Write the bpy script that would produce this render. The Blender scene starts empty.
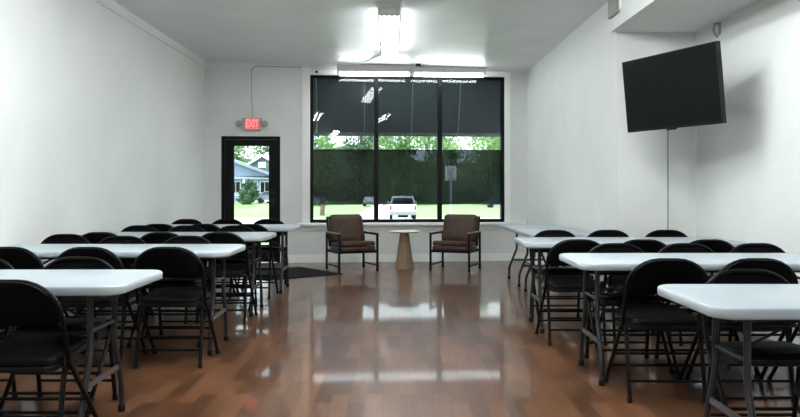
import bpy, bmesh, math, random
from mathutils import Matrix, Vector
random.seed(7)
S = bpy.context.scene
COL = S.collection
PI = math.pi

# ------------------------------------------------------------------ materials
def mat_new(name):
    m = bpy.data.materials.new(name); m.use_nodes = True
    nt = m.node_tree; nt.nodes.clear()
    out = nt.nodes.new('ShaderNodeOutputMaterial')
    return m, nt, out

def coords(nt, scale=(1, 1, 1), rot=(0, 0, 0)):
    tc = nt.nodes.new('ShaderNodeTexCoord'); mp = nt.nodes.new('ShaderNodeMapping')
    mp.inputs['Scale'].default_value = scale; mp.inputs['Rotation'].default_value = rot
    nt.links.new(tc.outputs['Object'], mp.inputs['Vector'])
    return mp.outputs['Vector']

def noise(nt, vec, scale, detail=4, rough=.6):
    n = nt.nodes.new('ShaderNodeTexNoise'); n.inputs['Scale'].default_value = scale
    n.inputs['Detail'].default_value = detail; n.inputs['Roughness'].default_value = rough
    nt.links.new(vec, n.inputs['Vector'])
    return n.outputs['Fac']

def ramp(nt, fac, stops):
    r = nt.nodes.new('ShaderNodeValToRGB')
    els = r.color_ramp.elements
    while len(els) < len(stops): els.new(.5)
    for e, (p, c) in zip(els, stops): e.position = p; e.color = (*c, 1)
    nt.links.new(fac, r.inputs['Fac'])
    return r.outputs['Color']

def bump(nt, b, fac, strength, dist=.01):
    k = nt.nodes.new('ShaderNodeBump'); k.inputs['Strength'].default_value = strength
    k.inputs['Distance'].default_value = dist
    nt.links.new(fac, k.inputs['Height']); nt.links.new(k.outputs['Normal'], b.inputs['Normal'])

def pbr(name, c1, c2=None, rough=.5, metal=0, nscale=20, nstretch=(1, 1, 1), bstr=0, bscale=None, spec=.5, bdist=.01, coat=0):
    m, nt, out = mat_new(name)
    b = nt.nodes.new('ShaderNodeBsdfPrincipled')
    nt.links.new(b.outputs[0], out.inputs[0])
    b.inputs['Roughness'].default_value = rough; b.inputs['Metallic'].default_value = metal
    b.inputs['Specular IOR Level'].default_value = spec
    b.inputs['Coat Weight'].default_value = coat
    c2 = c2 or tuple(x * .85 for x in c1)
    v = coords(nt, nstretch)
    f = noise(nt, v, nscale)
    nt.links.new(ramp(nt, f, [(.35, c2), (.65, c1)]), b.inputs['Base Color'])
    if bstr:
        bump(nt, b, noise(nt, v, bscale or nscale), bstr, bdist)
    return m

def emit(name, c, s):
    m, nt, out = mat_new(name)
    e = nt.nodes.new('ShaderNodeEmission'); e.inputs[0].default_value = (*c, 1); e.inputs[1].default_value = s
    nt.links.new(e.outputs[0], out.inputs[0])
    return m

def glass(name, tint, refl):
    m, nt, out = mat_new(name)
    t = nt.nodes.new('ShaderNodeBsdfTransparent'); t.inputs[0].default_value = (*tint, 1)
    g = nt.nodes.new('ShaderNodeBsdfGlossy'); g.inputs['Roughness'].default_value = .0
    fr = nt.nodes.new('ShaderNodeFresnel'); fr.inputs[0].default_value = 1.5
    mu = nt.nodes.new('ShaderNodeMath'); mu.operation = 'MULTIPLY'; mu.inputs[1].default_value = refl
    mu.use_clamp = True
    mx = nt.nodes.new('ShaderNodeMixShader')
    nt.links.new(fr.outputs[0], mu.inputs[0]); nt.links.new(mu.outputs[0], mx.inputs[0])
    nt.links.new(t.outputs[0], mx.inputs[1]); nt.links.new(g.outputs[0], mx.inputs[2])
    nt.links.new(mx.outputs[0], out.inputs[0])
    return m

def fabric_translucent(name, c, tc):
    m, nt, out = mat_new(name)
    d = nt.nodes.new('ShaderNodeBsdfDiffuse'); d.inputs[0].default_value = (*c, 1)
    t = nt.nodes.new('ShaderNodeBsdfTranslucent'); t.inputs[0].default_value = (*tc, 1)
    a = nt.nodes.new('ShaderNodeAddShader')
    nt.links.new(d.outputs[0], a.inputs[0]); nt.links.new(t.outputs[0], a.inputs[1])
    nt.links.new(a.outputs[0], out.inputs[0])
    return m

def leaf_mat(name, c1, c2, tr):
    m, nt, out = mat_new(name)
    v = coords(nt); f = noise(nt, v, 1.3, 6)
    col = ramp(nt, f, [(.3, c2), (.7, c1)])
    d = nt.nodes.new('ShaderNodeBsdfDiffuse'); t = nt.nodes.new('ShaderNodeBsdfTranslucent')
    nt.links.new(col, d.inputs[0]); nt.links.new(col, t.inputs[0])
    mx = nt.nodes.new('ShaderNodeMixShader'); mx.inputs[0].default_value = tr
    nt.links.new(d.outputs[0], mx.inputs[1]); nt.links.new(t.outputs[0], mx.inputs[2])
    nt.links.new(mx.outputs[0], out.inputs[0])
    return m

def floor_mat():
    m, nt, out = mat_new('laminate_planks')
    b = nt.nodes.new('ShaderNodeBsdfPrincipled'); nt.links.new(b.outputs[0], out.inputs[0])
    v = coords(nt, (1, 1, 1), (0, 0, PI / 2))
    br = nt.nodes.new('ShaderNodeTexBrick')
    br.offset = .37; br.offset_frequency = 2; br.squash = 1
    for k, x in (('Scale', 1), ('Mortar Size', .0012), ('Mortar Smooth', .2), ('Bias', -.1), ('Brick Width', .46), ('Row Height', .095)):
        br.inputs[k].default_value = x
    br.inputs['Color1'].default_value = (.064, .027, .0125, 1)
    br.inputs['Color2'].default_value = (.155, .072, .033, 1)
    br.inputs['Mortar'].default_value = (.06, .03, .018, 1)
    nt.links.new(v, br.inputs['Vector'])
    g = noise(nt, coords(nt, (30, 2.2, 1)), 1.6, 4, .55)
    gr = ramp(nt, g, [(.3, (.78, .75, .72)), (.7, (1.12, 1.1, 1.08))])
    mx = nt.nodes.new('ShaderNodeMix'); mx.data_type = 'RGBA'; mx.blend_type = 'MULTIPLY'
    mx.inputs[0].default_value = 1
    nt.links.new(br.outputs['Color'], mx.inputs[6]); nt.links.new(gr, mx.inputs[7])
    nt.links.new(mx.outputs[2], b.inputs['Base Color'])
    rg = noise(nt, coords(nt), 3, 5)
    rr = nt.nodes.new('ShaderNodeMapRange'); rr.inputs[3].default_value = .29; rr.inputs[4].default_value = .34
    nt.links.new(rg, rr.inputs[0]); nt.links.new(rr.outputs[0], b.inputs['Roughness'])
    b.inputs['Specular IOR Level'].default_value = .2
    b.inputs['Coat Weight'].default_value = .5; b.inputs['Coat Roughness'].default_value = .055; b.inputs['Coat IOR'].default_value = 1.45
    return m

WALL = (.70, .72, .70)
M = dict(
    wall=pbr('painted_wall', WALL, (.66, .68, .66), .55, nscale=1.4, bstr=.35, bscale=42, bdist=.012),
    ceiling=pbr('painted_ceiling', (.74, .755, .765), (.68, .695, .705), .36, nscale=2, bstr=.4, bscale=30, bdist=.012),
    trim=pbr('white_trim', (.84, .85, .83), (.80, .81, .79), .35, nscale=6),
    floor=floor_mat(),
    black=pbr('black_frame_paint', (.006, .006, .007), (.004, .004, .005), .45, nscale=9, spec=.12),
    chair_metal=pbr('black_tube_metal', (.0035, .0035, .004), (.002, .002, .0025), .4, nscale=30, spec=.14),
    vinyl=pbr('black_vinyl', (.002, .0022, .0025), (.0012, .0012, .0015), .5, spec=.05, nscale=60, bstr=.15, bscale=220, bdist=.002),
    rubber=pbr('black_rubber', (.004, .004, .004), None, .7, spec=.2),
    plastic=pbr('white_table_plastic', (.40, .455, .49), (.365, .415, .445), .38, nscale=160, bstr=.12, bscale=260, bdist=.001),
    leg=pbr('charcoal_leg_steel', (.022, .023, .026), (.014, .015, .017), .38, metal=0, spec=.4, nscale=25),
    bar=pbr('grey_steel_bar', (.12, .12, .125), (.09, .09, .095), .4, metal=.5, nscale=25),
    leather=pbr('brown_leather', (.062, .031, .018), (.034, .017, .010), .55, spec=.3, nscale=14, bstr=.25, bscale=70, bdist=.004),
    armwood=pbr('arm_top', (.32, .27, .22), (.2, .16, .13), .3, nscale=20),
    wood=pbr('grained_wood', (.30, .205, .125), (.17, .11, .065), .55, nscale=7, nstretch=(14, 14, .8), bstr=.2, bdist=.004),
    tabletop=pbr('pale_top', (.42, .36, .30), (.34, .28, .22), .3, nscale=10),
    mat=pbr('mat_carpet', (.009, .009, .0095), (.006, .006, .006), .95, spec=.1, nscale=120, bstr=.5, bdist=.004),
    screen=pbr('dark_screen', (.0035, .0045, .005), None, .35, nscale=3, spec=.12),
    tvshell=pbr('tv_shell', (.005, .005, .006), None, .45, spec=.25),
    housing=pbr('fixture_white', (.55, .55, .53), (.48, .48, .46), .4, nscale=8),
    tube=emit('lamp_tube', (.93, .985, 1.0), 18),
    tube_added=emit('lamp_tube_added', (.95, .985, 1.0), 60),  # stronger glow for the added ceiling lights outside the frame
    grey=pbr('grey_metal', (.30, .30, .29), (.25, .25, .24), .5, nscale=12),
    exit_body=pbr('exit_housing', (.50, .46, .42), (.44, .40, .37), .5),
    exit_face=emit('exit_face', (.85, .12, .13), .55),
    exit_red=emit('exit_letters', (1, .10, .10), 2.0),
    lens=pbr('lens', (.35, .35, .34), None, .2),
    pane=glass('window_glass', (.95, .97, .965), .35),
    film=glass('tinted_film', (.245, .262, .285), .1),
    awning=fabric_translucent('awning_fabric', (.036, .044, .048), (.045, .054, .058)),
    rib=pbr('awning_rib', (.16, .18, .19), None, .5),
    valance=pbr('awning_hem', (.09, .105, .11), None, .7),
    grass=pbr('lawn_grass', (.20, .31, .15), (.14, .235, .105), .95, nscale=.6, spec=.1),
    road=pbr('road_concrete', (.50, .52, .53), (.42, .44, .46), .9, nscale=.8, spec=.1),
    walk=pbr('pavement', (.62, .62, .58), (.55, .55, .5), .9, nscale=.9, spec=.1),
    bark=pbr('bark', (.10, .075, .055), (.06, .045, .035), .95, nscale=8),
    leafa=leaf_mat('leaf_mid', (.25, .42, .17), (.09, .19, .06), .45),
    leafb=leaf_mat('leaf_dark', (.12, .215, .12), (.04, .085, .045), .4),
    leafc=leaf_mat('leaf_pale', (.36, .52, .24), (.15, .28, .10), .45),
    carwhite=pbr('white_car_paint', (.80, .82, .84), (.76, .78, .80), .2, nscale=2, coat=.5),
    cardark=pbr('blue_grey_car_paint', (.10, .13, .17), None, .2, nscale=2, coat=.5),
    carsilver=pbr('silver_car_paint', (.45, .50, .55), None, .2, nscale=2, coat=.5),
    carglass=pbr('car_glass', (.015, .018, .02), None, .08, nscale=2),
    bumper=pbr('grey_bumper', (.16, .17, .19), None, .5),
    red=pbr('red_lens', (.22, .03, .025), None, .2),
    plate=pbr('plate', (.6, .6, .55), None, .4),
    sidinga=pbr('white_siding', (.38, .47, .62), (.34, .43, .57), .8, nscale=2),
    roofing=pbr('pale_roof', (.17, .22, .28), (.14, .18, .23), .9, nscale=4),
    shingle=pbr('green_shingle', (.07, .11, .10), (.05, .08, .075), .9, nscale=5),
    signwhite=pbr('sign_white', (.85, .90, .94), None, .4),
    signink=pbr('sign_ink', (.04, .06, .12), None, .5),
    galv=pbr('galvanised_post', (.35, .38, .40), None, .45, metal=.3),
)

# ------------------------------------------------------------------ mesh helpers
class MB:
    def __init__(s): s.v = []; s.f = []; s.sm = []
    def add(s, vs, fs, smooth=False, mx=None):
        o = len(s.v)
        s.v += [tuple(mx @ Vector(p)) if mx else tuple(p) for p in vs]
        s.f += [tuple(i + o for i in f) for f in fs]; s.sm += [smooth] * len(fs)
        return s
    def box(s, x0, x1, y0, y1, z0, z1, mx=None, bev=0):
        if bev:
            bm = bmesh.new(); bmesh.ops.create_cube(bm, size=1)
            for v in bm.verts:
                v.co = Vector(((x0 + x1) / 2 + v.co.x * (x1 - x0), (y0 + y1) / 2 + v.co.y * (y1 - y0), (z0 + z1) / 2 + v.co.z * (z1 - z0)))
            bmesh.ops.bevel(bm, geom=bm.edges[:], offset=bev, segments=2, profile=.6, affect='EDGES')
            s.frombm(bm, mx); bm.free(); return s
        p = [(x, y, z) for x in (x0, x1) for y in (y0, y1) for z in (z0, z1)]
        return s.add(p, [(0, 1, 3, 2), (4, 6, 7, 5), (0, 4, 5, 1), (2, 3, 7, 6), (0, 2, 6, 4), (1, 5, 7, 3)], False, mx)
    def frombm(s, bm, mx=None, smooth=False):
        bm.verts.index_update()
        s.add([v.co.copy() for v in bm.verts], [[v.index for v in f.verts] for f in bm.faces], smooth, mx)
    def tube(s, pts, r, n=8, mx=None, cap=True, r2=None):
        pts = [Vector(p) for p in pts]; k = len(pts); vs = []; fs = []
        d0 = (pts[1] - pts[0]).normalized()
        up = Vector((0, 0, 1)) if abs(d0.z) < .9 else Vector((1, 0, 0))
        side = d0.cross(up).normalized()
        for i, p in enumerate(pts):
            a = (pts[i] - pts[i - 1]).normalized() if i else d0
            b = (pts[i + 1] - pts[i]).normalized() if i < k - 1 else a
            t = (a + b).normalized()
            side = (side - t * side.dot(t)).normalized(); bi = t.cross(side)
            rr = r if r2 is None else r + (r2 - r) * i / (k - 1)
            sc = 1 / max(.5, t.dot(a))
            for j in range(n):
                q = 2 * PI * j / n
                vs.append(p + (side * math.cos(q) + bi * math.sin(q)) * rr * (1 if sc < 1.02 else min(sc, 1.25)))
        for i in range(k - 1):
            for j in range(n):
                fs.append((i * n + j, i * n + (j + 1) % n, (i + 1) * n + (j + 1) % n, (i + 1) * n + j))
        if cap: fs += [tuple(range(n - 1, -1, -1)), tuple((k - 1) * n + j for j in range(n))]
        return s.add(vs, fs, True, mx)
    def lathe(s, prof, n=32, mx=None, smooth=True):
        vs = [(r * math.cos(2 * PI * j / n), r * math.sin(2 * PI * j / n), z) for r, z in prof for j in range(n)]
        fs = [(i * n + j, i * n + (j + 1) % n, (i + 1) * n + (j + 1) % n, (i + 1) * n + j) for i in range(len(prof) - 1) for j in range(n)]
        fs += [tuple(range(n - 1, -1, -1)), tuple((len(prof) - 1) * n + j for j in range(n))]
        return s.add(vs, fs, smooth, mx)
    def prism(s, poly, z0, z1, mx=None):
        n = len(poly)
        vs = [(x, y, z0) for x, y in poly] + [(x, y, z1) for x, y in poly]
        fs = [tuple(range(n - 1, -1, -1)), tuple(range(n, 2 * n))] + [(i, (i + 1) % n, n + (i + 1) % n, n + i) for i in range(n)]
        return s.add(vs, fs, False, mx)
    def slab(s, outline, rings, fn=None, mx=None, smooth=True):
        """closed pad: rings = [(scale, w)...] from the centre of one face, round the rim, to the centre of the other"""
        n = len(outline); cx = sum(p[0] for p in outline) / n; cy = sum(p[1] for p in outline) / n
        vs = []
        for kk, w in rings:
            for x, y in outline:
                vs.append((cx + (x - cx) * kk, cy + (y - cy) * kk, w))
        if fn: vs = [fn(*p) for p in vs]
        k = len(rings)
        fs = [(i * n + j, i * n + (j + 1) % n, (i + 1) * n + (j + 1) % n, (i + 1) * n + j) for i in range(k - 1) for j in range(n)]
        fs += [tuple(range(n - 1, -1, -1)), tuple((k - 1) * n + j for j in range(n))]
        return s.add(vs, fs, smooth, mx)
    def build(s, name, mat, parent=None, mx=None):
        me = bpy.data.meshes.new(name)
        vs = [tuple(mx @ Vector(p)) for p in s.v] if mx else s.v
        me.from_pydata(vs, [], s.f)
        me.polygons.foreach_set('use_smooth', s.sm)
        me.update()
        bm = bmesh.new(); bm.from_mesh(me); bmesh.ops.recalc_face_normals(bm, faces=bm.faces[:])
        bm.to_mesh(me); bm.free()
        if any(s.sm): me.set_sharp_from_angle(angle=math.radians(40))
        me.materials.append(M[mat] if isinstance(mat, str) else mat)
        o = bpy.data.objects.new(name, me); COL.objects.link(o)
        if parent: o.parent = parent
        return o

def rrect(x0, x1, y0, y1, r, n=5):
    out = []
    for cx, cy, a in ((x1 - r, y1 - r, 0), (x0 + r, y1 - r, 90), (x0 + r, y0 + r, 180), (x1 - r, y0 + r, 270)):
        for i in range(n + 1):
            q = math.radians(a + 90 * i / n); out.append((cx + r * math.cos(q), cy + r * math.sin(q)))
    return out

def tag(o, label, cat, group=None):
    o['label'] = label; o['category'] = cat
    if group: o['group'] = group
    return o
def thing(name, label, cat, loc=(0, 0, 0), rz=0, group=None):
    o = bpy.data.objects.new(name, None); COL.objects.link(o)
    o.location = loc; o.rotation_euler = (0, 0, rz); o.empty_display_size = .1
    return tag(o, label, cat, group)
def structure(o):
    o['kind'] = 'structure'; return o
def copy_tree(o, parent=None):
    c = o.copy(); COL.objects.link(c)
    if parent: c.parent = parent
    for ch in o.children: copy_tree(ch, c)
    return c

def text_mesh(name, body, size, depth, mat, parent, mx):
    cu = bpy.data.curves.new('lettering', 'FONT'); cu.body = body; cu.size = size; cu.extrude = depth
    cu.align_x = 'CENTER'; cu.align_y = 'CENTER'; cu.offset = size * .02
    t = bpy.data.objects.new('lettering', cu); COL.objects.link(t)
    bpy.context.view_layer.update()
    me = bpy.data.meshes.new_from_object(t.evaluated_get(bpy.context.evaluated_depsgraph_get()))
    bpy.data.objects.remove(t); bpy.data.curves.remove(cu)
    me.transform(mx); me.materials.clear(); me.materials.append(M[mat]); me.name = name
    o = bpy.data.objects.new(name, me); COL.objects.link(o)
    if parent: o.parent = parent
    return o

# ------------------------------------------------------------------ room shell
H = 3.05
def cz(x): return 3.052 + (2.05 - x) * .0172        # the ceiling rises a little towards the plain wall
BL = Vector((-3.045, 11.7)); BR = Vector((2.049, 12.1))
BA = math.atan2(BR.y - BL.y, BR.x - BL.x); BLEN = (BR - BL).length
MBK = Matrix.Translation((BL.x, BL.y, 0)) @ Matrix.Rotation(BA, 4, 'Z')     # back wall frame: x along it, y outward
SY = 7.22                                     # where the alcove ends
RC = (2.089, SY); AC = (2.85, SY)             # outer and inner alcove corners
AF = (3.2, -4.0)                             # alcove wall behind the camera
FR = -4.0

def wall_seg(name, a, b, z0, z1, t, mat='wall'):
    """wall from a to b; thickness t to the left of the direction a->b"""
    d = (Vector(b) - Vector(a)).normalized(); n = Vector((-d.y, d.x)) * t
    p = [a, b, (b[0] + n.x, b[1] + n.y), (a[0] + n.x, a[1] + n.y)]
    return structure(MB().prism(p, z0, z1).build(name, mat))

structure(MB().prism([(-3.3, FR - .2), (3.4, FR - .2), (3.4, 7.3), (2.3, 7.5), (2.3, 12.35), (-3.3, 11.9)], -.12, 0).build('floor', 'floor'))
cp = [(-3.3, FR - .2), (3.4, FR - .2), (3.4, 7.45), (2.3, 7.5), (2.3, 12.35), (-3.3, 11.9)]
structure(MB().add([(x, y, cz(x)) for x, y in cp] + [(x, y, 3.30) for x, y in cp], [(5, 4, 3, 2, 1, 0), (6, 7, 8, 9, 10, 11)] + [(i, (i + 1) % 6, 6 + (i + 1) % 6, 6 + i) for i in range(6)]).build('ceiling', 'ceiling'))
WT = 3.16
wall_seg('wall_left', (-3.045, FR), (-3.045, 11.7), 0, WT, .2)
wall_seg('wall_right', tuple(BR), RC, 0, WT, .16)
wall_seg('wall_alcove', RC, AC, 0, WT, .2)
wall_seg('wall_recess', AC, AF, 0, WT, .2)
wall_seg('wall_front', (AF[0], FR), (-3.245, FR), 0, WT, .2)
# header over the alcove opening, with its soffit
structure(MB().prism([(2.025, SY + .03), (2.089, SY), AC, AF, (2.08, FR)], 2.68, H - .001).build('ceiling_soffit', 'wall'))

WX0, WX1, WZ0, WZ1 = 1.627, 4.75, .625, 2.965
DX0, DX1, DZ1 = .253, 1.166, 1.985
wb = MB()
T = .18
wb.box(-.2, DX0, 0, T, 0, WT); wb.box(DX0, DX1, 0, T, DZ1, WT); wb.box(DX1, WX0, 0, T, 0, WT)
wb.box(WX0, WX1, 0, T, 0, WZ0); wb.box(WX0, WX1, 0, T, WZ1, WT); wb.box(WX1, BLEN + .1, 0, T, 0, WT)
structure(wb.build('wall_back', 'wall', mx=MBK))

# baseboards, casing, crown
b = MB()
for x0, x1 in ((.001, DX0 - .06), (DX1 + .06, BLEN - .03)):
    b.box(x0, x1, -.016, 0, 0, .095); b.box(x0, x1, -.010, 0, .095, .125)
structure(b.build('baseboard_back', 'trim', mx=MBK))
d = (Vector(RC) - BR).normalized()
MR = Matrix.Translation((BR.x, BR.y, 0)) @ Matrix.Rotation(math.atan2(d.y, d.x), 4, 'Z')
structure(MB().box(.02, (Vector(RC) - BR).length, -.016, 0, 0, .095, bev=.004).box(.02, (Vector(RC) - BR).length, -.01, 0, .095, .125).build('baseboard_right', 'trim', mx=MR))
structure(MB().box(-3.045, -3.029, FR, 11.69, 0, .11).build('baseboard_left', 'trim'))
structure(MB().box(2.11, 2.84, SY - .016, SY, 0, .11).build('baseboard_alcove', 'trim'))
c = MB()
c.add([(-3.045, y, z) for y in (FR, 11.695) for z in (3.05,)] + [(-3.027, y, 3.05) for y in (FR, 11.695)] + [(-3.0, y, 3.139) for y in (FR, 11.695)] + [(-3.045, y, 3.139) for y in (FR, 11.695)],
      [(0, 1, 3, 2), (2, 3, 5, 4), (4, 5, 7, 6), (6, 7, 1, 0), (0, 2, 4, 6), (1, 7, 5, 3)])
structure(c.build('trim_1', 'wall'))
t = MB()
t.box(WX0 - .115, WX0 + .004, -.018, .05, WZ0 - .02, 3.07); t.box(WX1 - .004, WX1 + .085, -.018, .05, WZ0 - .02, 3.04)
t.box(WX0, WX1, -.018, .05, WZ1 - .004, 3.04)
structure(t.build('trim_2', 'trim', mx=MBK))
t = MB()
t.box(WX0 - .18, BLEN - .04, -.10, .05, WZ0 - .045, WZ0 - .005, bev=.006); t.box(WX0 - .15, BLEN - .04, -.022, 0, WZ0 - .12, WZ0 - .045)
structure(t.build('trim_3', 'trim', mx=MBK))
t = MB()
t.box(DX0 - .07, DX0 + .0, -.012, .02, 0, DZ1 + .08); t.box(DX1, DX1 + .06, -.012, .02, 0, DZ1 + .08); t.box(DX0, DX1, -.012, .02, DZ1, DZ1 + .08)
structure(t.build('trim_4', 'wall', mx=MBK))

# shop window: black frame, three panes each with a tinted band
fw = .055
win = MB()
win.box(WX0, WX0 + fw, .03, .13, WZ0, WZ1); win.box(WX1 - fw, WX1, .03, .13, WZ0, WZ1)
win.box(WX0, WX1, .03, .13, WZ0, WZ0 + .05); win.box(WX0, WX1, .03, .13, WZ1 - .045, WZ1)
win = structure(win.build('window_1', 'black', mx=MBK))
mul = (2.678, 3.698)
for mxx in mul: MB().box(mxx - .036, mxx + .036, .03, .13, WZ0 + .05, WZ1 - .045).build('mullion', 'black', win, MBK)
edges = [WX0 + fw] + [e for m_ in mul for e in (m_ - .036, m_ + .036)] + [WX1 - fw]
FZ0, FZ1 = .915, 1.785
for i in range(3):
    a, z = edges[2 * i], edges[2 * i + 1]
    p = MB().box(a - .01, z + .01, .078, .084, WZ0 + .04, WZ1 - .035).build('glass_pane', 'pane', win, MBK)
    MB().box(a, z, .0865, .0885, FZ0, FZ1).build('tinted_film', 'film', p, MBK)
    MB().box(a, z, .0865, .091, FZ1 - .006, FZ1 + .006).box(a, z, .0865, .091, FZ0 - .005, FZ0 + .005).build('film_edge', 'black', p, MBK)

# door: black frame, leaf with a tall glass
dr = MB()
dr.box(DX0, DX0 + .05, .0, .14, 0, DZ1); dr.box(DX1 - .05, DX1, .0, .14, 0, DZ1); dr.box(DX0, DX1, .0, .14, DZ1 - .05, DZ1)
dr = structure(dr.build('door_1', 'black', mx=MBK))
GX0, GX1, GZ0, GZ1 = .445, .985, .28, 1.835
l = MB()
l.box(DX0 + .053, GX0, .03, .075, .01, DZ1 - .053); l.box(GX1, DX1 - .053, .03, .075, .01, DZ1 - .053)
l.box(GX0, GX1, .03, .075, .01, GZ0); l.box(GX0, GX1, .03, .075, GZ1, DZ1 - .053)
leaf = l.build('door_leaf', 'black', dr, MBK)
MB().box(GX0 - .008, GX1 + .008, .05, .056, GZ0 - .008, GZ1 + .008).build('glass_pane', 'pane', leaf, MBK)
MB().box(1.03, 1.075, .018, .03, .88, 1.02, bev=.004).tube([(1.052, .02, .95), (1.052, -.03, .95), (.96, -.03, .95)], .011).build('door_handle', 'tvshell', leaf, MBK)
MB().tube([(1.052, .0, 1.1), (1.052, .03, 1.1)], .027, 14).build('deadbolt', 'tvshell', leaf, MBK)

# ------------------------------------------------------------------ fixtures on the shell
def ceiling_light(label, loc, rz, length, n, group='tube ceiling lights', width=.215, dz=0, tube='tube'):
    t = thing('ceiling_light', label, 'ceiling light', loc, rz, group)      # origin on the ceiling, length along local y
    h = length / 2; w = width / 2
    MB().add([(-w, y, z) for y in (-h, h) for z in (0, -.05 - dz)] + [(w, y, z) for y in (-h, h) for z in (0, -.05 - dz)],
             [(0, 1, 3, 2), (4, 6, 7, 5), (0, 2, 6, 4), (1, 5, 7, 3), (0, 4, 5, 1), (2, 3, 7, 6)]).build('housing', 'housing', t)
    for s in (-1, 1):
        MB().box(-w - .004, w + .004, min(s * h, s * (h + .012)), max(s * h, s * (h + .012)), -.085 - dz, 0, bev=.003).build('end_plate', 'housing', t)
    for i in range(n):
        x = -w + width * (i + .5) / n
        for s in (-1, 1):
            MB().box(x - .012, x + .012, min(s * (h - .03), s * h), max(s * (h - .03), s * h), -.10 - dz, -.05 - dz, bev=.002).build('lamp_socket', 'grey', t)
        MB().tube([(x, -h + .03, -.083 - dz), (x, h - .03, -.083 - dz)], .019, 10).build('lamp_tube', tube, t)
    return t
ceiling_light('long four-tube white ceiling light running towards the window', (-.125, 9.16, cz(-.125)), math.radians(.6), 2.4, 4)
ceiling_light('long two-tube ceiling light over the tables by the plain wall, added out of view', (-.95, 4.4, cz(-.95)), 0, 2.4, 2, tube='tube_added')  # unseen fixture, added to brighten the room on this side
ceiling_light('long two-tube ceiling light over the tables by the alcove, added out of view', (.75, 4.4, cz(.75)), 0, 2.4, 2, tube='tube_added')  # its unseen twin, added to brighten the alcove side
ceiling_light('long four-tube ceiling light at the back of the room, added out of view', (-.1, -1.4, cz(-.1)), 0, 2.4, 4, tube='tube_added')  # also added: unseen light behind the camera to lift overall brightness
wd = Vector((math.cos(BA), math.sin(BA), 0))
pb = Vector((-.97, 11.62, cz(.2)))
for k, side in ((0, 'on the exit-door side'), (1, 'on the television side')):
    p = pb + wd * (.575 + 1.165 * k)
    ceiling_light('white tube light along the top of the window, ' + side, tuple(p), BA - PI / 2, 1.14, 2, 'tube ceiling lights', .12, .06)

# conduit from the long light to the window light, on the ceiling
tag(MB().tube([(-.17, 10.4, cz(-.17) - .012), (-.36, 10.95, cz(-.36) - .012), (-.62, 11.60, cz(-.62) - .012)], .010).build('conduit', 'trim'), 'white conduit slanting across ceiling from long light to window light', 'conduit')
tag(MB().box(.245, .315, 11.5, 11.56, cz(.28) - .05, cz(.28), bev=.006).build('ceiling_sensor', 'tvshell'), 'small black box on the ceiling above the window lights', 'sensor')
tag(MB().box(1.715, 1.755, -.045, -.018, 2.985, 3.02, bev=.004).build('wall_sensor', 'tvshell', mx=MBK), 'tiny black sensor above the top corner of the window', 'sensor')

# exit sign with two lamp heads, and its cable
ex = thing('exit_sign', 'lit red EXIT sign with two lamp heads above the black door', 'exit sign', tuple(MBK @ Vector((.735, 0, 2.075))), BA)
MB().box(-.155, .155, -.055, 0, 0, .195, bev=.008).build('sign_housing', 'exit_body', ex)
MB().box(-.105, .105, -.060, -.052, .022, .182, bev=.002).build('sign_face', 'exit_face', ex)
text_mesh('sign_lettering', 'EXIT', .125, .002, 'exit_red', ex, Matrix.Translation((0, -.062, .10)) @ Matrix.Rotation(PI / 2, 4, 'X') @ Matrix.Scale(.78, 4, (1, 0, 0)) @ Matrix.Scale(1.35, 4, (0, 1, 0)))
for s in (-1, 1):
    MB().lathe([(.02, 0), (.045, .01), (.05, .06), (.042, .075)], 16, Matrix.Translation((s * .2, -.02, .10)) @ Matrix.Rotation(PI / 2, 4, 'X')).tube([(s * .15, -.03, .1), (s * .2, -.03, .1)], .015).build('lamp_head', 'lens', ex)
tag(MB().tube([(.735, -.008, 2.27), (.733, -.008, 2.45), (.72, -.008, 2.62), (.718, -.008, 3.02), (.76, -.008, 3.085), (1.5, -.008, 3.075)], .006, 6).build('cable', 'grey', mx=MBK),
    'thin grey cable climbing from the exit sign to the ceiling line', 'cable')

# television in the alcove corner
tl = Vector((2.04, 6.74, 0)); tr = Vector((2.455, 5.77, 0)); mid = (tl + tr) / 2
tv = thing('television', 'large black flat television mounted askew in the alcove corner', 'television', (mid.x, mid.y, 1.995), math.atan2((tr - tl).y, (tr - tl).x))
W2, H2 = .545, .317
tm = Matrix.Rotation(math.radians(6), 4, 'X')          # leans down towards the room
MB().box(-W2, W2, -.012, .03, -H2, H2, tm, bev=.006).build('bezel', 'tvshell', tv)
MB().box(-W2 + .012, W2 - .012, -.0145, -.011, -H2 + .02, H2 - .012, tm).build('screen', 'screen', tv)
MB().box(-.36, .36, .03, .065, -.22, .16, tm, bev=.015).build('rear_shell', 'tvshell', tv)
MB().box(-.05, .05, -.02, .0, -H2 - .012, -H2 + .004, tm, bev=.003).build('receiver_bar', 'tvshell', tv)
wi = tv.matrix_basis.copy(); wi = Matrix.Translation((mid.x, mid.y, 1.995)) @ Matrix.Rotation(tv.rotation_euler.z, 4, 'Z'); wi.invert()
A1 = wi @ Vector((2.60, 6.75, 1.98)); A2 = wi @ Vector((2.862, 6.75, 1.98))
MB().box(-.12, .12, .065, .085, -.12, .12, bev=.005).tube([(0, .08, 0), tuple(A1), tuple(A2)], .022).box(A2.x - .05, A2.x + .05, A2.y - .05, A2.y + .05, -.12, .12, bev=.004).build('wall_mount', 'tvshell', tv)
tag(MB().tube([(2.575, SY - .008, 1.75), (2.577, SY - .006, 1.2), (2.575, SY - .007, .35)], .006, 6).build('hanging_cord', 'grey'), 'thin cord hanging down the wall below the television', 'cord')
ph = (2.868, 6.72)
hk = thing('wall_hook', 'bent grey bracket hook on the alcove wall above the television', 'hook', (ph[0], ph[1], 2.535))
MB().box(-.012, 0.006, -.02, .02, .02, .13, bev=.002).build('hook_plate', 'grey', hk)
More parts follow.
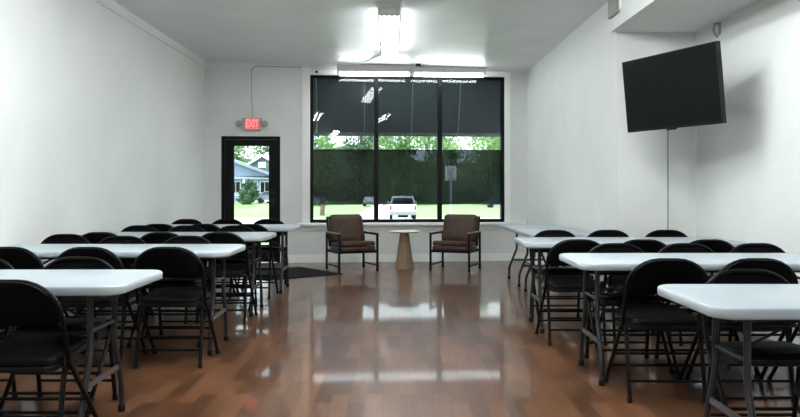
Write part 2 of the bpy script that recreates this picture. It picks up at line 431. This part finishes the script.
MB().tube([(-.01, 0, .12), (-.05, -.01, .115), (-.065, -.012, .07), (-.05, -.01, .02), (-.02, 0, .0)], .009).build('hook_arm', 'grey', hk)
vp = thing('wall_panel', 'grey metal panel on the upper wall beside the alcove header', 'panel', (2.022, 7.06, 2.80), 0)
MB().box(-.028, .006, -.14, .14, .0, .24, bev=.004).build('panel_cover', 'grey', vp)
MB().box(-.012, .006, -.20, -.165, .02, .24, bev=.003).build('side_strip', 'trim', vp)

# ------------------------------------------------------------------ folding tables
TL, TW, TH = 1.80, .71, .742
def make_table(L, Wd, Ht, label, group, ia=.145, iw=.10, mirror=1):
    t = thing('folding_table', label, 'table', (0, 0, 0), 0, group)
    ol = rrect(-L / 2, L / 2, -Wd / 2, Wd / 2, .075, 6)
    def ring(inset, z):            # true inset of a rounded rectangle
        return [(x, y, z) for x, y in rrect(-L / 2 + inset, L / 2 - inset, -Wd / 2 + inset, Wd / 2 - inset, max(.012, .095 - inset), 6)]
    lv = [(.30, Ht), (.012, Ht), (.004, Ht - .003), (0, Ht - .010), (0, Ht - .036), (.004, Ht - .042), (.012, Ht - .045), (.03, Ht - .045), (.035, Ht - .022), (.28, Ht - .022)]
    vs = []; n = len(ring(0, 0))
    for i, z in lv: vs += ring(i, z)
    fs = [(i * n + j, i * n + (j + 1) % n, (i + 1) * n + (j + 1) % n, (i + 1) * n + j) for i in range(len(lv) - 1) for j in range(n)]
    fs += [tuple(range(n - 1, -1, -1)), tuple((len(lv) - 1) * n + j for j in range(n))]
    MB().add(vs, fs, True).build('tabletop', 'plastic', t)
    for s in (-1, 1):
        MB().box(-L / 2 + .10, L / 2 - .10, s * (Wd / 2 - .065) - .01, s * (Wd / 2 - .065) + .01, Ht - .06, Ht - .022).build('side_rail', 'leg', t)
    for e in (-1, 1):
        x = e * (L / 2 - (ia if e == mirror else iw))
        for s in (-1, 1):
            k = Wd / .71
            lg = MB().tube([(x, s * .15 * k, Ht - .03), (x, s * .15 * k, .42), (x, s * .155 * k, .385), (x, s * .238 * k, .18), (x, s * .248 * k, .14), (x, s * .252 * k, .012)], .0145, 10).build('leg', 'leg', t)
            MB().lathe([(.018, 0), (.019, .03), (.016, .035)], 10, Matrix.Translation((x, s * .252 * k, 0))).build('foot_cap', 'rubber', lg)
        MB().tube([(x, -Wd / 2 + .06, Ht - .05), (x, Wd / 2 - .06, Ht - .05)], .013).build('hinge_rod', 'leg', t)
        MB().box(x - .006, x + .006, -.205 * k, .205 * k, .235, .262).build('crossbar', 'bar', t)
        MB().tube([(x, 0, .49), (x - e * .42, 0, Ht - .035)], .007).build('brace', 'leg', t)
        MB().tube([(x, -.15 * k, .50), (x, .15 * k, .50)], .009).build('stretcher', 'leg', t)
    return t
GT = 'white folding tables'
tab0 = None
ORD = {0: 'nearest the exit door', 1: 'second from the exit door', 2: 'third from the exit door', 3: 'fourth and farthest from the exit door'}
LT = [(8.67, -1.19), (7.14, -1.22), (5.56, -1.20), (3.73, -1.268)]        # centre depth, aisle end
RT = [(6.36, 1.01), (4.75, 1.065), (3.12, 1.165)]
RN = ['standing right under the television', 'in front of the one under the television', 'farthest from the window in the television row']
nearL = 1.76
for i, (y, xe) in enumerate(LT):
    lab = 'white folding table against the plain wall, ' + ORD[i]
    if i == 3: tab1 = o = make_table(nearL, TW, TH, lab, GT, .21, .15)
    elif tab0 is None: tab0 = o = make_table(TL, TW, TH, lab, GT)
    else: o = copy_tree(tab0); o['label'] = lab
    o.location = (xe - (nearL if i == 3 else TL) / 2, y, 0)
for i, (y, xe) in enumerate(RT):
    o = copy_tree(tab1 if i == 2 else tab0); o['label'] = 'white folding table ' + RN[i]
    o.location = (xe + (nearL if i == 2 else TL) / 2, y, 0); o.rotation_euler.z = PI      # turned round: open end to the aisle
side0 = make_table(1.17, .70, .705, 'empty white folding table by the wall next to the window', GT, .2, .2)
side0.location = (1.665, 9.33, 0); side0.rotation_euler.z = PI / 2 + .01
o = copy_tree(side0); o['label'] = 'empty white folding table by the wall next to the alcove corner'; o.location = (1.68, 8.145, 0)

# ------------------------------------------------------------------ folding chairs (local +y is the way the sitter faces)
CT = .80
PR = [(-.22, 0)]
def lean(z):
    P = [(0, .33), (.40, -.005), (.46, -.06), (.60, -.10), (CT, -.135)]
    for (z0, y0), (z1, y1) in zip(P, P[1:]):
        if z <= z1: return y0 + (y1 - y0) * (z - z0) / (z1 - z0)
    return P[-1][1]
HW = .224
def arch(hw, top, rx, rz, z0, n=7):
    pts = [(hw, z0)]
    for i in range(n + 1):
        q = PI / 2 * i / n; pts.append((hw - rx + rx * math.cos(q), top - rz + rz * math.sin(q)))
    return pts + [(-x, z) for x, z in reversed(pts)]
def make_chair(label, group):
    t = thing('folding_chair', label, 'chair', (0, 0, 0), 0, group)
    # seat pad and pan
    def outline(wr, wf, y0, y1, r, rf):
        P = []
        for cx, cy, a, rr in ((wf - rf, y1 - rf, 0, rf), (-wf + rf, y1 - rf, 90, rf), (-wr + r, y0 + r, 180, r), (wr - r, y0 + r, 270, r)):
            for i in range(7):
                q = math.radians(a + 15 * i); P.append((cx + rr * math.cos(q), cy + rr * math.sin(q)))
        return P
    st = lambda x, y, w: (x, y, .428 + .075 * (y + .13) + w)
    MB().slab(outline(.198, .185, -.125, .285, .05, .085), [(.02, .036), (.5, .035), (.85, .031), (.95, .025), (.99, .014), (1, .004), (.98, 0), (.3, 0)], st).build('seat', 'vinyl', t)
    MB().slab(outline(.205, .192, -.132, .292, .05, .085), [(.3, 0), (.99, 0), (1, -.006), (1, -.022), (.97, -.026), (.93, -.01), (.3, -.01)], st).build('seat_pan', 'chair_metal', t)
    # backrest: a curved pad filling the arch
    ol = arch(HW - .008, CT - .008, .17, .15, .615)
    ol = [(HW - .03, .597)] + ol + [(-HW + .03, .597)]
    bk = lambda x, z, w: (x, lean(z) - .028 * (1 - (x / HW) ** 2) + w + .004, z)
    MB().slab(ol, [(.02, .022), (.5, .022), (.85, .018), (.96, .012), (1, .004), (1, -.004), (.97, -.010), (.85, -.011), (.5, -.011), (.02, -.011)], bk).build('backrest', 'vinyl', t)
    MB().tube([(x, lean(z), z) for x, z in arch(HW, CT - .0115, .175, .155, .43)], .0115, 10).build('back_frame', 'chair_metal', t)
    for s in (-1, 1):
        f = MB().tube([(s * HW, lean(.44), .44), (s * HW, lean(.39), .39), (s * HW, .33, .01)], .0115, 10).build('leg', 'chair_metal', t)
        MB().tube([(s * HW, .308, .025), (s * HW, .335, 0)], .0155, 10).build('foot_cap', 'rubber', f)
        r = MB().tube([(s * .206, -.02, .47), (s * .206, -.035, .42), (s * .208, -.115, .01)], .0115, 10).build('leg', 'chair_metal', t)
        MB().tube([(s * .208, -.111, .03), (s * .208, -.117, 0)], .0145, 10).build('foot_cap', 'rubber', r)
        MB().box(s * .212 - .006, s * .212 + .006, -.06, .15, .385, .412, bev=.003).build('hinge_bracket', 'chair_metal', t)
    for z in (.13, .215):
        MB().tube([(-HW, lean(z), z), (HW, lean(z), z)], .008).build('stretcher', 'chair_metal', t)
    for z in (.115, .20):
        y = -.115 + .08 * (z - .01) / .41
        MB().tube([(-.207, y, z), (.207, y, z)], .008).build('stretcher', 'chair_metal', t)
    return t
GC = 'black folding chairs at the white tables'
ch0 = make_chair('x', GC); used = [False]
def chair(x, yb, far, label, rz=0):
    """yb is where the top of the backrest stands; far: faces away from the window"""
    if used[0]: o = copy_tree(ch0)
    else: o = ch0; used[0] = True
    o.location = (x, yb - .13 if far else yb + .13, 0)
    o.rotation_euler.z = (PI if far else 0) + rz
    o['label'] = label
ROWL = ['table nearest exit door', 'second table from exit door', 'third table from exit door', 'fourth table from exit door']
ROWR = ['table under the television', 'second table from the alcove wall', 'nearest table on television side']
NEAR = 'black folding chair facing the window, %s of %s'
FAR = 'black folding chair backing to window, %s of %s'
PL = ['aisle end', 'middle', 'wall end']
j = lambda a=.02: random.uniform(-a, a)
near_l = [(7.97, (-1.60, -2.09, -2.57)), (6.51, (-1.558, -2.07, -2.60)), (4.905, (-1.522, -2.04, -2.575)), (3.17, (-1.665,))]
far_l = [(9.16, (-1.605, -2.11, -2.60)), (7.64, (-1.67, -2.17, -2.65)), (6.03, (-1.71, -2.23, -2.782)), (4.21, (-1.80, -2.36))]
near_r = [(5.60, (1.33, 1.815, 2.31)), (4.11, (1.475, 1.965, 2.47)), (2.40, (1.635,))]
far_r = [(6.84, (1.41, 1.90, 2.43)), (5.22, (1.505, 1.99, 2.49)), (3.575, (1.655,))]
for rows, names, fmt, far in ((near_l, ROWL, NEAR, 0), (far_l, ROWL, FAR, 1), (near_r, ROWR, NEAR, 0), (far_r, ROWR, FAR, 1)):
    for (y, xs), nm in zip(rows, names):
        for p, x in zip(PL, xs):
            chair(x, y + j(.010) + (.21 if x < -2.75 else 0), far, fmt % (p, nm), j(.02))

# ------------------------------------------------------------------ seating by the window (local -y is the front)
def make_armchair(label):
    t = thing('armchair', label, 'armchair', (0, 0, 0), 0, 'brown armchairs under the window')
    q = .014
    for s in (-1, 1):
        x = s * .285
        MB().box(x - q, x + q, -.285, -.257, 0, .535, bev=.003).build('leg', 'black', t)
        MB().box(x - q, x + q, .255, .283, 0, .535, bev=.003).build('leg', 'black', t)
        a = MB().box(x - q, x + q, -.285, .283, .51, .537, bev=.003).build('armrest', 'black', t)
        MB().box(x - .022, x + .022, -.292, .24, .537, .55, bev=.005).build('arm_top', 'armwood', a)
        MB().box(x - .010, x + .010, -.265, .265, .075, .095).build('stretcher', 'black', t)
    MB().box(-.285, .285, -.282, -.255, .265, .30, bev=.003).box(-.285, .285, .255, .28, .25, .29, bev=.003).box(-.285, -.26, -.27, .27, .26, .295).box(.26, .285, -.27, .27, .26, .295).build('seat_frame', 'black', t)
    tilt = Matrix.Translation((0, -.26, .33)) @ Matrix.Rotation(math.radians(-4), 4, 'X')
    MB().slab(rrect(-.262, .262, -.03, .50, .04, 4), [(.02, .032), (.6, .032), (.95, .028), (.985, .018), (1, 0), (1, -.018), (.985, -.03), (.95, -.035), (.02, -.035)], mx=tilt).build('seat_base', 'leather', t)
    MB().slab(rrect(-.258, .258, -.035, .46, .045, 4), [(.02, .105), (.6, .104), (.9, .099), (.97, .09), (1, .072), (1, .05), (.98, .037), (.95, .034), (.02, .034)], mx=tilt).build('seat_cushion', 'leather', t)
    bt = Matrix.Translation((0, .17, .40)) @ Matrix.Rotation(math.radians(72), 4, 'X')
    MB().slab(rrect(-.258, .258, -.02, .40, .06, 5), [(.02, .075), (.6, .073), (.9, .064), (.97, .048), (1, .015), (1, -.03), (.98, -.05), (.94, -.06), (.02, -.062)], mx=bt).build('back_cushion', 'leather', t)
    MB().box(-.265, .265, -.05, .40, -.088, -.062, bt, bev=.006).build('back_panel', 'black', t)
    return t
ac = make_armchair('brown leather armchair with black frame between side table and exit door')
ac.location = (-.69, 10.72, 0); ac.rotation_euler.z = math.radians(24)
a2 = copy_tree(ac); a2['label'] = 'brown leather armchair with black frame between side table and empty tables'
a2.location = (.80, 10.80, 0); a2.rotation_euler.z = math.radians(-22)
st = thing('side_table', 'round side table with tapered wooden pedestal between the armchairs', 'side table', (.065, 10.98, 0))
MB().lathe([(.137, 0), (.132, .02), (.065, .525)], 14, smooth=False).build('pedestal', 'wood', st)
MB().lathe([(.205, .525), (.222, .532), (.225, .540), (.222, .548), (.19, .55)], 40).build('tabletop', 'tabletop', st)

u = Vector((-.616, .788)); v = Vector((-.788, -.616)); T0 = Vector((-.776, 10.22))
mp = [T0, T0 + u * 1.15, T0 + u * 1.15 + v * 1.15, T0 + v * 1.15]
fm = MB().prism([tuple(p) for p in mp], .001, .010)
tag(fm.build('floor_mat', 'mat'), 'black floor mat lying askew in front of the exit door', 'mat')

# ------------------------------------------------------------------ outside
def gz(y):
    return -.12 if y < 12 else (-.12 - .0256 * (y - 12) if y < 74 else -1.707)
def strip(name, x0, x1, ys, dz, mat, thick=.3):
    vs = []; fs = []
    for y in ys: vs += [(x0, y, gz(y) + dz), (x1, y, gz(y) + dz), (x1, y, gz(y) + dz - thick), (x0, y, gz(y) + dz - thick)]
    for i in range(len(ys) - 1):
        a = 4 * i; fs += [(a + k, a + (k + 1) % 4, a + 4 + (k + 1) % 4, a + 4 + k) for k in range(4)]
    fs += [(0, 1, 2, 3), tuple(4 * (len(ys) - 1) + k for k in (3, 2, 1, 0))]
    return structure(MB().add(vs, fs).build(name, mat))
strip('ground', -90, 90, [12.36, 30, 59, 74, 240], 0, 'grass')
strip('pavement', -60, 60, [12.37, 15], .02, 'walk', .1)
strip('street', -70, 70, [30, 57], .02, 'road', .1)
strip('road', -4.3, .35, [57, 74, 150], .02, 'road', .1)
strip('path', -60, 60, [60.5, 62.5], .02, 'walk', .1)

bk_ = MB().add([(x, y, z) for x in (-44, -11.2) for y, z in ((79, -1.75), (84, -.75), (91.5, -.70), (91.5, -1.75))], [(0, 1, 2, 3), (7, 6, 5, 4), (0, 4, 5, 1), (1, 5, 6, 2), (2, 6, 7, 3), (3, 7, 4, 0)])
structure(bk_.build('lawn_bank', 'grass'))
hl = MB(); hx = [-130 + 10 * q for q in range(27)]; hz_ = [7.5 + 1.8 * math.sin(q * 1.7) + 1.2 * math.sin(q * .63 + 1) for q in range(27)]
vs_ = []
for x, z in zip(hx, hz_): vs_ += [(x, 142, -1.8), (x, 148, z * .7), (x, 158, z), (x, 175, z * .5), (x, 185, -1.8)]
structure(hl.add(vs_, [(5 * q + w_, 5 * q + 5 + w_, 5 * q + 6 + w_, 5 * q + 1 + w_) for q in range(26) for w_ in range(4)], True).build('hill', 'leafb'))

aw = thing('awning', 'dark grey fabric awning sloping down outside the window top', 'awning', (BL.x, BL.y, 0), BA)
ax0, ax1 = WX0 - .35, WX1 + .35
AT, AB = (.22, 3.12), (.58, 2.085)            # (out, z) top and lower edge
MB().add([(ax0, AT[0], AT[1]), (ax1, AT[0], AT[1]), (ax1, AB[0], AB[1]), (ax0, AB[0], AB[1]), (ax0, AT[0] + .012, AT[1] + .006), (ax1, AT[0] + .012, AT[1] + .006), (ax1, AB[0] + .012, AB[1] + .006), (ax0, AB[0] + .012, AB[1] + .006)],
         [(0, 1, 2, 3), (4, 7, 6, 5), (0, 4, 5, 1), (3, 2, 6, 7), (0, 3, 7, 4), (1, 5, 6, 2)]).build('canopy', 'awning', aw)
MB().box(ax0, ax1, AB[0] - .012, AB[0] + .014, AB[1] - .05, AB[1] + .01, bev=.004).build('front_bar', 'valance', aw)
for k in range(-1, 5):
    x = 1.72 + .785 * k
    if ax0 < x < ax1: MB().tube([(x, AT[0] - .008, AT[1]), (x, AB[0] - .008, AB[1])], .008, 6).build('rib', 'rib', aw)
for x in (ax0 + .02, ax1 - .02):
    MB().tube([(x, .18, 2.35), (x, AB[0], AB[1])], .015).build('support_arm', 'rib', aw)

def tree_meshes(seed, rx, h, z0, nleaf, lm):
    rnd = random.Random(seed)
    tr = MB().tube([(0, 0, -.1), (.1, 0, z0 * .6), (-.05, .1, h * .55), (.1, .05, h * .85)], .26, 8, r2=.06)
    for k in range(5):
        q = rnd.uniform(0, 2 * PI); zb = rnd.uniform(z0 * .8, h * .5)
        tr.tube([(0, 0, zb), (math.cos(q) * rx * .35, math.sin(q) * rx * .35, zb + h * .15), (math.cos(q) * rx * .6, math.sin(q) * rx * .6, zb + h * .3)], .10, 6, r2=.03)
    blobs = []
    for k in range(34):
        f = rnd.random() ** 1.25; z = z0 + (h - z0) * f
        w = rx * (.35 + .65 * math.sin(PI * min(1, .3 + .66 * f)))
        q = rnd.uniform(0, 2 * PI); r = w * math.sqrt(rnd.random()) * .8
        blobs.append((r * math.cos(q), r * math.sin(q), z, rx * rnd.uniform(.25, .42)))
    cr = MB()
    for k in range(nleaf):
        bx, by, bz, br = blobs[k % len(blobs)]
        d = Vector((rnd.gauss(0, 1), rnd.gauss(0, 1), rnd.gauss(0, 1))).normalized() * br * rnd.uniform(.5, 1.05)
        c = Vector((bx, by, bz)) + Vector((d.x, d.y, d.z * .8))
        a = Vector((rnd.gauss(0, 1), rnd.gauss(0, 1), rnd.gauss(0, .6))).normalized()
        bb = a.cross(Vector((rnd.gauss(0, 1), rnd.gauss(0, 1), rnd.gauss(0, 1)))).normalized()
        s = rnd.uniform(.10, .24)
        cr.add([c + a * s, c + bb * s * .6, c - a * s, c - bb * s * .6], [(0, 1, 2, 3)])
    return tr, cr
def make_tree(seed, rx, h, z0, nleaf, lm, label, group, name='tree'):
    t = thing(name, label, 'tree' if name == 'tree' else 'shrub', (0, 0, 0), 0, group)
    a, b_ = tree_meshes(seed, rx, h, z0, nleaf, lm)
    a.build('trunk', 'bark', t); b_.build('crown', lm, t)
    return t
protos = [make_tree(1, 4.5, 12, .6, 7000, 'leafa', '', ''), make_tree(2, 4.6, 13.5, .3, 7600, 'leafb', '', ''), make_tree(3, 4.3, 11.5, 1.0, 6600, 'leafc', '', '')]
tl_lab = ['leafy green tree in the dense belt of trees beyond the street', 'dark green tree in the dense belt of trees beyond the street', 'pale green tree in the dense belt of trees beyond the street']
spots = [(-42, 118, 1), (-28, 119, 0), (-14, 118, 1), (0, 118.5, 0), (14, 118, 2), (28, 118, 0), (42, 119, 1),
         (-35, 134, 2), (-21, 134, 1), (-7, 133.5, 1), (7, 134, 2), (21, 134, 1), (35, 134, 0)]
first = [True] * 3
for x, y, k in spots:
    if first[k]: o = protos[k]; first[k] = False
    else: o = copy_tree(protos[k])
    o.location = (x, y, gz(y)); o.rotation_euler.z = random.uniform(0, 6.28)
    s = random.uniform(.95, 1.05); o.scale = (s * 1.25, s * 1.25, s * random.uniform(1.6, 1.8))
    o['label'] = tl_lab[k]; o['group'] = 'trees beyond the street'
yt = make_tree(9, 2.2, 7.5, 2.9, 1700, 'leafa', 'slim tree with a bare trunk standing on the lawn by the road', 'trees beyond the street')
yt.location = (-7.9, 76, gz(76))
sh0 = make_tree(12, 1.3, 2.6, .2, 2400, 'leafb', 'dark green bushy shrub in front of the pale house', 'shrubs by the house', 'shrub')
sh0.location = (-17.3, 84.6, -.75)
s2 = copy_tree(sh0); s2.location = (-20.3, 86.0, -.75); s2.rotation_euler.z = 2; s2.scale = (.8, .8, 1.05)
s3 = copy_tree(sh0); s3.location = (-23.2, 85.0, -.75); s3.rotation_euler.z = 4

# house seen through the door
hs = thing('house', 'pale blue house with a green shingled gable seen through the door', 'house', (-17.5, 92, gz(92)), math.radians(4))
hp = [(-14, 3.9), (-6, 7.0), (2.4, 4.0)]
MB().add([(x, y, z) for y in (0, 9) for x, z in [(-13.5, 0), (-13.5, 4.0), (-6, 6.9), (2, 4.05), (2, 0)]], [(0, 1, 2, 3, 4), (9, 8, 7, 6, 5)] + [(q, 5 + q, 5 + (q + 1) % 5, (q + 1) % 5) for q in range(5)]).build('wall', 'sidinga', hs)
MB().add([(x, y, z + dz_) for y in (-1.3, 9.4) for dz_ in (0, .32) for x, z in hp], [(0, 1, 4, 3), (1, 2, 5, 4), (6, 9, 10, 7), (7, 10, 11, 8), (0, 6, 7, 1), (1, 7, 8, 2), (3, 4, 10, 9), (4, 5, 11, 10), (0, 3, 9, 6), (2, 8, 11, 5)]).build('roof', 'roofing', hs)
MB().add([(-13.5, -1.2, 3.95), (2.2, -1.2, 3.95), (2.2, 0, 4.25), (-13.5, 0, 4.25), (-13.5, -1.2, 3.85), (2.2, -1.2, 3.85), (2.2, 0, 3.9), (-13.5, 0, 3.9)], [(0, 1, 2, 3), (4, 7, 6, 5), (0, 4, 5, 1), (2, 6, 7, 3), (0, 3, 7, 4), (1, 5, 6, 2)]).build('porch_roof', 'roofing', hs)
gb = MB().add([(-2.6, 2, 4.9), (3.6, 2, 4.9), (.35, 2, 6.75), (-2.6, 9, 4.9), (3.6, 9, 4.9), (.35, 9, 6.75), (-2.6, 2, .2), (3.6, 2, .2), (3.6, 9, .2), (-2.6, 9, .2)], [(0, 6, 7, 1, 2), (3, 5, 4, 8, 9), (0, 2, 5, 3), (1, 4, 5, 2), (0, 3, 9, 6), (1, 7, 8, 4), (6, 9, 8, 7)]).build('gable', 'shingle', hs)
MB().tube([(-2.8, 1.85, 4.8), (.35, 1.85, 6.82), (3.8, 1.85, 4.8)], .13, 4).build('gable_trim', 'signwhite', gb)
MB().box(-.1, .8, 1.94, 2.0, 5.35, 6.0).build('gable_vent', 'signwhite', gb)
for x in (-11, -8.2, -5.4, -2.6, -.55, .9):
    w_ = MB().box(x - .5, x + .5, -.06, .02, 2.2, 3.5).build('window', 'carglass', hs)
    MB().box(x - .58, x - .5, -.08, .02, 2.1, 3.6).box(x + .5, x + .58, -.08, .02, 2.1, 3.6).box(x - .58, x + .58, -.08, .02, 3.5, 3.6).box(x - .58, x + .58, -.08, .02, 2.1, 2.2).box(x - .03, x + .03, -.08, .02, 2.2, 3.5).build('window_trim', 'signwhite', w_)
for x in (-12.9, -9.6, -6.6, -3.7, -1.5, 1.9): MB().box(x - .09, x + .09, -1.15, -.97, 0, 3.87).build('porch_post', 'signwhite', hs)
MB().box(-13.4, 2.1, -1.2, 0, 0, 1.15).build('porch_floor', 'grey', hs)
MB().box(-13.2, 2.0, -1.1, -1.02, 1.85, 1.93).build('porch_rail', 'signwhite', hs)

# vehicles (local -y is the rear that faces us for the utility vehicle; cars drive along local x)
def wheel(p, axis_x, r=.36):
    m_ = Matrix.Translation(p) @ Matrix.Rotation(PI / 2, 4, 'Y' if axis_x else 'X')
    return MB().lathe([(r * .55, -.11), (r * .95, -.11), (r, -.07), (r, .07), (r * .95, .11), (r * .55, .11)], 20, m_)
suv = thing('utility_vehicle', 'white utility vehicle parked on the street, seen from behind', 'car', (.20, 50.9, gz(50.9) + .02), math.radians(1))
bm = bmesh.new()
def extr(poly, hw0, mxx=None, taper=None):
    """side profile (y,z) extruded across x; taper(z)->half width"""
    n = len(poly); vs = []
    for s in (-1, 1):
        vs += [(s * (taper(z) if taper else hw0), y, z) for y, z in poly]
    return MB().add(vs, [tuple(range(n)), tuple(range(2 * n - 1, n - 1, -1))] + [(i, n + i, n + (i + 1) % n, (i + 1) % n) for i in range(n)], False, mxx)
bm.free()
extr([(-.03, .62), (0, .98), (.05, 1.06), (3.2, 1.06), (3.5, 1.02), (4.5, .92), (4.62, .8), (4.62, .42), (.05, .42)], .92).build('body', 'carwhite', suv)
extr([(.06, 1.06), (.30, 1.60), (.42, 1.66), (2.2, 1.66), (2.5, 1.6), (3.3, 1.06)], .9, None, lambda z: .90 - .17 * max(0, (z - 1.06)) / .6).build('cabin', 'carwhite', suv)
k_ = math.atan2(.24, .54)
MB().add([(-.72, .09, 1.13), (.72, .09, 1.13), (.64, .265, 1.53), (-.64, .265, 1.53), (-.72, .15, 1.13), (.72, .15, 1.13), (.64, .32, 1.53), (-.64, .32, 1.53)],
         [(0, 1, 2, 3), (4, 7, 6, 5), (0, 4, 5, 1), (3, 2, 6, 7), (0, 3, 7, 4), (1, 5, 6, 2)]).build('rear_window', 'carglass', suv)
for s in (-1, 1):
    MB().add([(s * .893, .55, 1.13), (s * .893, 2.9, 1.13), (s * .775, 2.4, 1.55), (s * .775, .62, 1.55), (s * .86, .55, 1.13), (s * .86, 2.9, 1.13), (s * .74, 2.4, 1.55), (s * .74, .62, 1.55)],
             [(0, 1, 2, 3), (4, 7, 6, 5), (0, 4, 5, 1), (3, 2, 6, 7), (0, 3, 7, 4), (1, 5, 6, 2)]).build('side_window', 'carglass', suv)
    MB().box(s * .83 - .07, s * .83 + .07, -.05, .06, .72, 1.02, bev=.015).build('tail_light', 'red', suv)
    MB().box(s * .98 - .09, s * .98 + .09, 2.75, 2.9, 1.08, 1.24, bev=.03).build('side_mirror', 'carwhite', suv)
    for y in (.85, 3.7): wheel((s * .80, y, .36), True).build('wheel', 'rubber', suv)
MB().box(-.93, .93, -.10, .25, .38, .64, bev=.04).build('rear_bumper', 'bumper', suv)
MB().box(-.17, .17, -.05, -.02, .70, .83).build('number_plate', 'plate', suv)
MB().box(-.35, .35, -.025, .0, .90, .94).tube([(-.05, -.03, .92), (.05, -.03, .92)], .04, 10).build('tailgate_strip', 'bumper', suv)
MB().tube([(-.62, .5, 1.70), (-.62, 2.1, 1.70)], .025).tube([(.62, .5, 1.70), (.62, 2.1, 1.70)], .025).build('roof_rack', 'bumper', suv)
MB().box(-.35, .35, .3, .6, .2, .42).build('underbody', 'rubber', suv)

def sedan(label, loc, rz, paint):
    t = thing('car', label, 'car', loc, rz, 'cars passing beyond the street')
    P = [(-2.2, .38), (-2.25, .75), (-1.9, .92), (-1.2, .96), (1.0, .95), (1.95, .84), (2.2, .68), (2.2, .38)]
    rot = Matrix.Rotation(-PI / 2, 4, 'Z')
    extr(P, .86, rot).build('body', paint, t)
    extr([(-1.6, .94), (-.85, 1.40), (.15, 1.42), (1.05, .94)], .8, rot, lambda z: .82 - .3 * max(0, z - .94)).build('cabin', paint, t)
    for s in (-1, 1):
        extr([(-1.3, .98), (-.78, 1.34), (.12, 1.36), (.8, .98)], .8, rot @ Matrix.Translation((s * .012, 0, 0)), lambda z: .815 - .3 * max(0, z - .94)).build('side_window', 'carglass', t)
        for y in (-1.35, 1.35): wheel(rot @ Vector((s * .76, y, .32)), False, .32).build('wheel', 'rubber', t)
    return t
sedan('dark blue-grey car on the grass edge beyond the street sign', (14.1, 106, gz(106)), math.radians(4), 'cardark')
sedan('pale silver car behind the bare tree trunk at the window edge', (-12.7, 110, gz(110)), math.radians(-6), 'carsilver')
sedan('small white car far down the road near the middle mullion', (-4.5, 112, gz(112) + .02), math.radians(88), 'carwhite')
sedan('dark car parked by the pale house behind the shrubs', (-15.0, 88.3, -.70), math.radians(4), 'cardark')

sg = thing('street_sign', 'white parking sign on a metal post outside the window', 'sign', (1.42, 21, gz(21)))
MB().box(-.03, .03, -.02, .02, -.05, 1.85).build('post', 'galv', sg)
pl = MB().box(-.155, .155, -.03, -.02, 1.72, 2.125, bev=.003).build('sign_plate', 'signwhite', sg)
m_ = MB()
for z, w in ((2.07, .11), (1.99, .12), (1.92, .07), (1.87, .05), (1.81, .10), (1.76, .11)): m_.box(-w, w, -.033, -.0295, z - .013, z + .013)
m_.build('sign_marks', 'signink', pl)

# ------------------------------------------------------------------ light, world, camera
sun = bpy.data.lights.new('sun', 'SUN'); sun.energy = 6; sun.angle = .02; sun.color = (1, .98, .95)
so = bpy.data.objects.new('sun', sun); COL.objects.link(so)
so.rotation_euler = Vector((.45, .55, -.95)).to_track_quat('-Z', 'Y').to_euler()
w = bpy.data.worlds.new('sky'); S.world = w; w.use_nodes = True
nt = w.node_tree; nt.nodes.clear()
bg = nt.nodes.new('ShaderNodeBackground'); wo = nt.nodes.new('ShaderNodeOutputWorld')
bg.inputs[0].default_value = (.82, .93, 1, 1); bg.inputs[1].default_value = 1.6
nt.links.new(bg.outputs[0], wo.inputs[0])

cam = bpy.data.cameras.new('camera'); co = bpy.data.objects.new('camera', cam); COL.objects.link(co)
co.location = (0, 0, 1.19); co.rotation_euler = (PI / 2, 0, 0)
cam.sensor_fit = 'HORIZONTAL'; cam.sensor_width = 36; cam.lens = 36 * 750 / 800; cam.shift_y = -21.5 / 800
cam.clip_end = 500
S.camera = co
S.view_settings.view_transform = 'Standard'; S.view_settings.look = 'None'
S.view_settings.gamma = 1; S.view_settings.exposure = 1.0
S.view_settings.use_curve_mapping = False
S.cycles.use_denoising = True
S.cycles.max_bounces = 10; S.cycles.transparent_max_bounces = 16
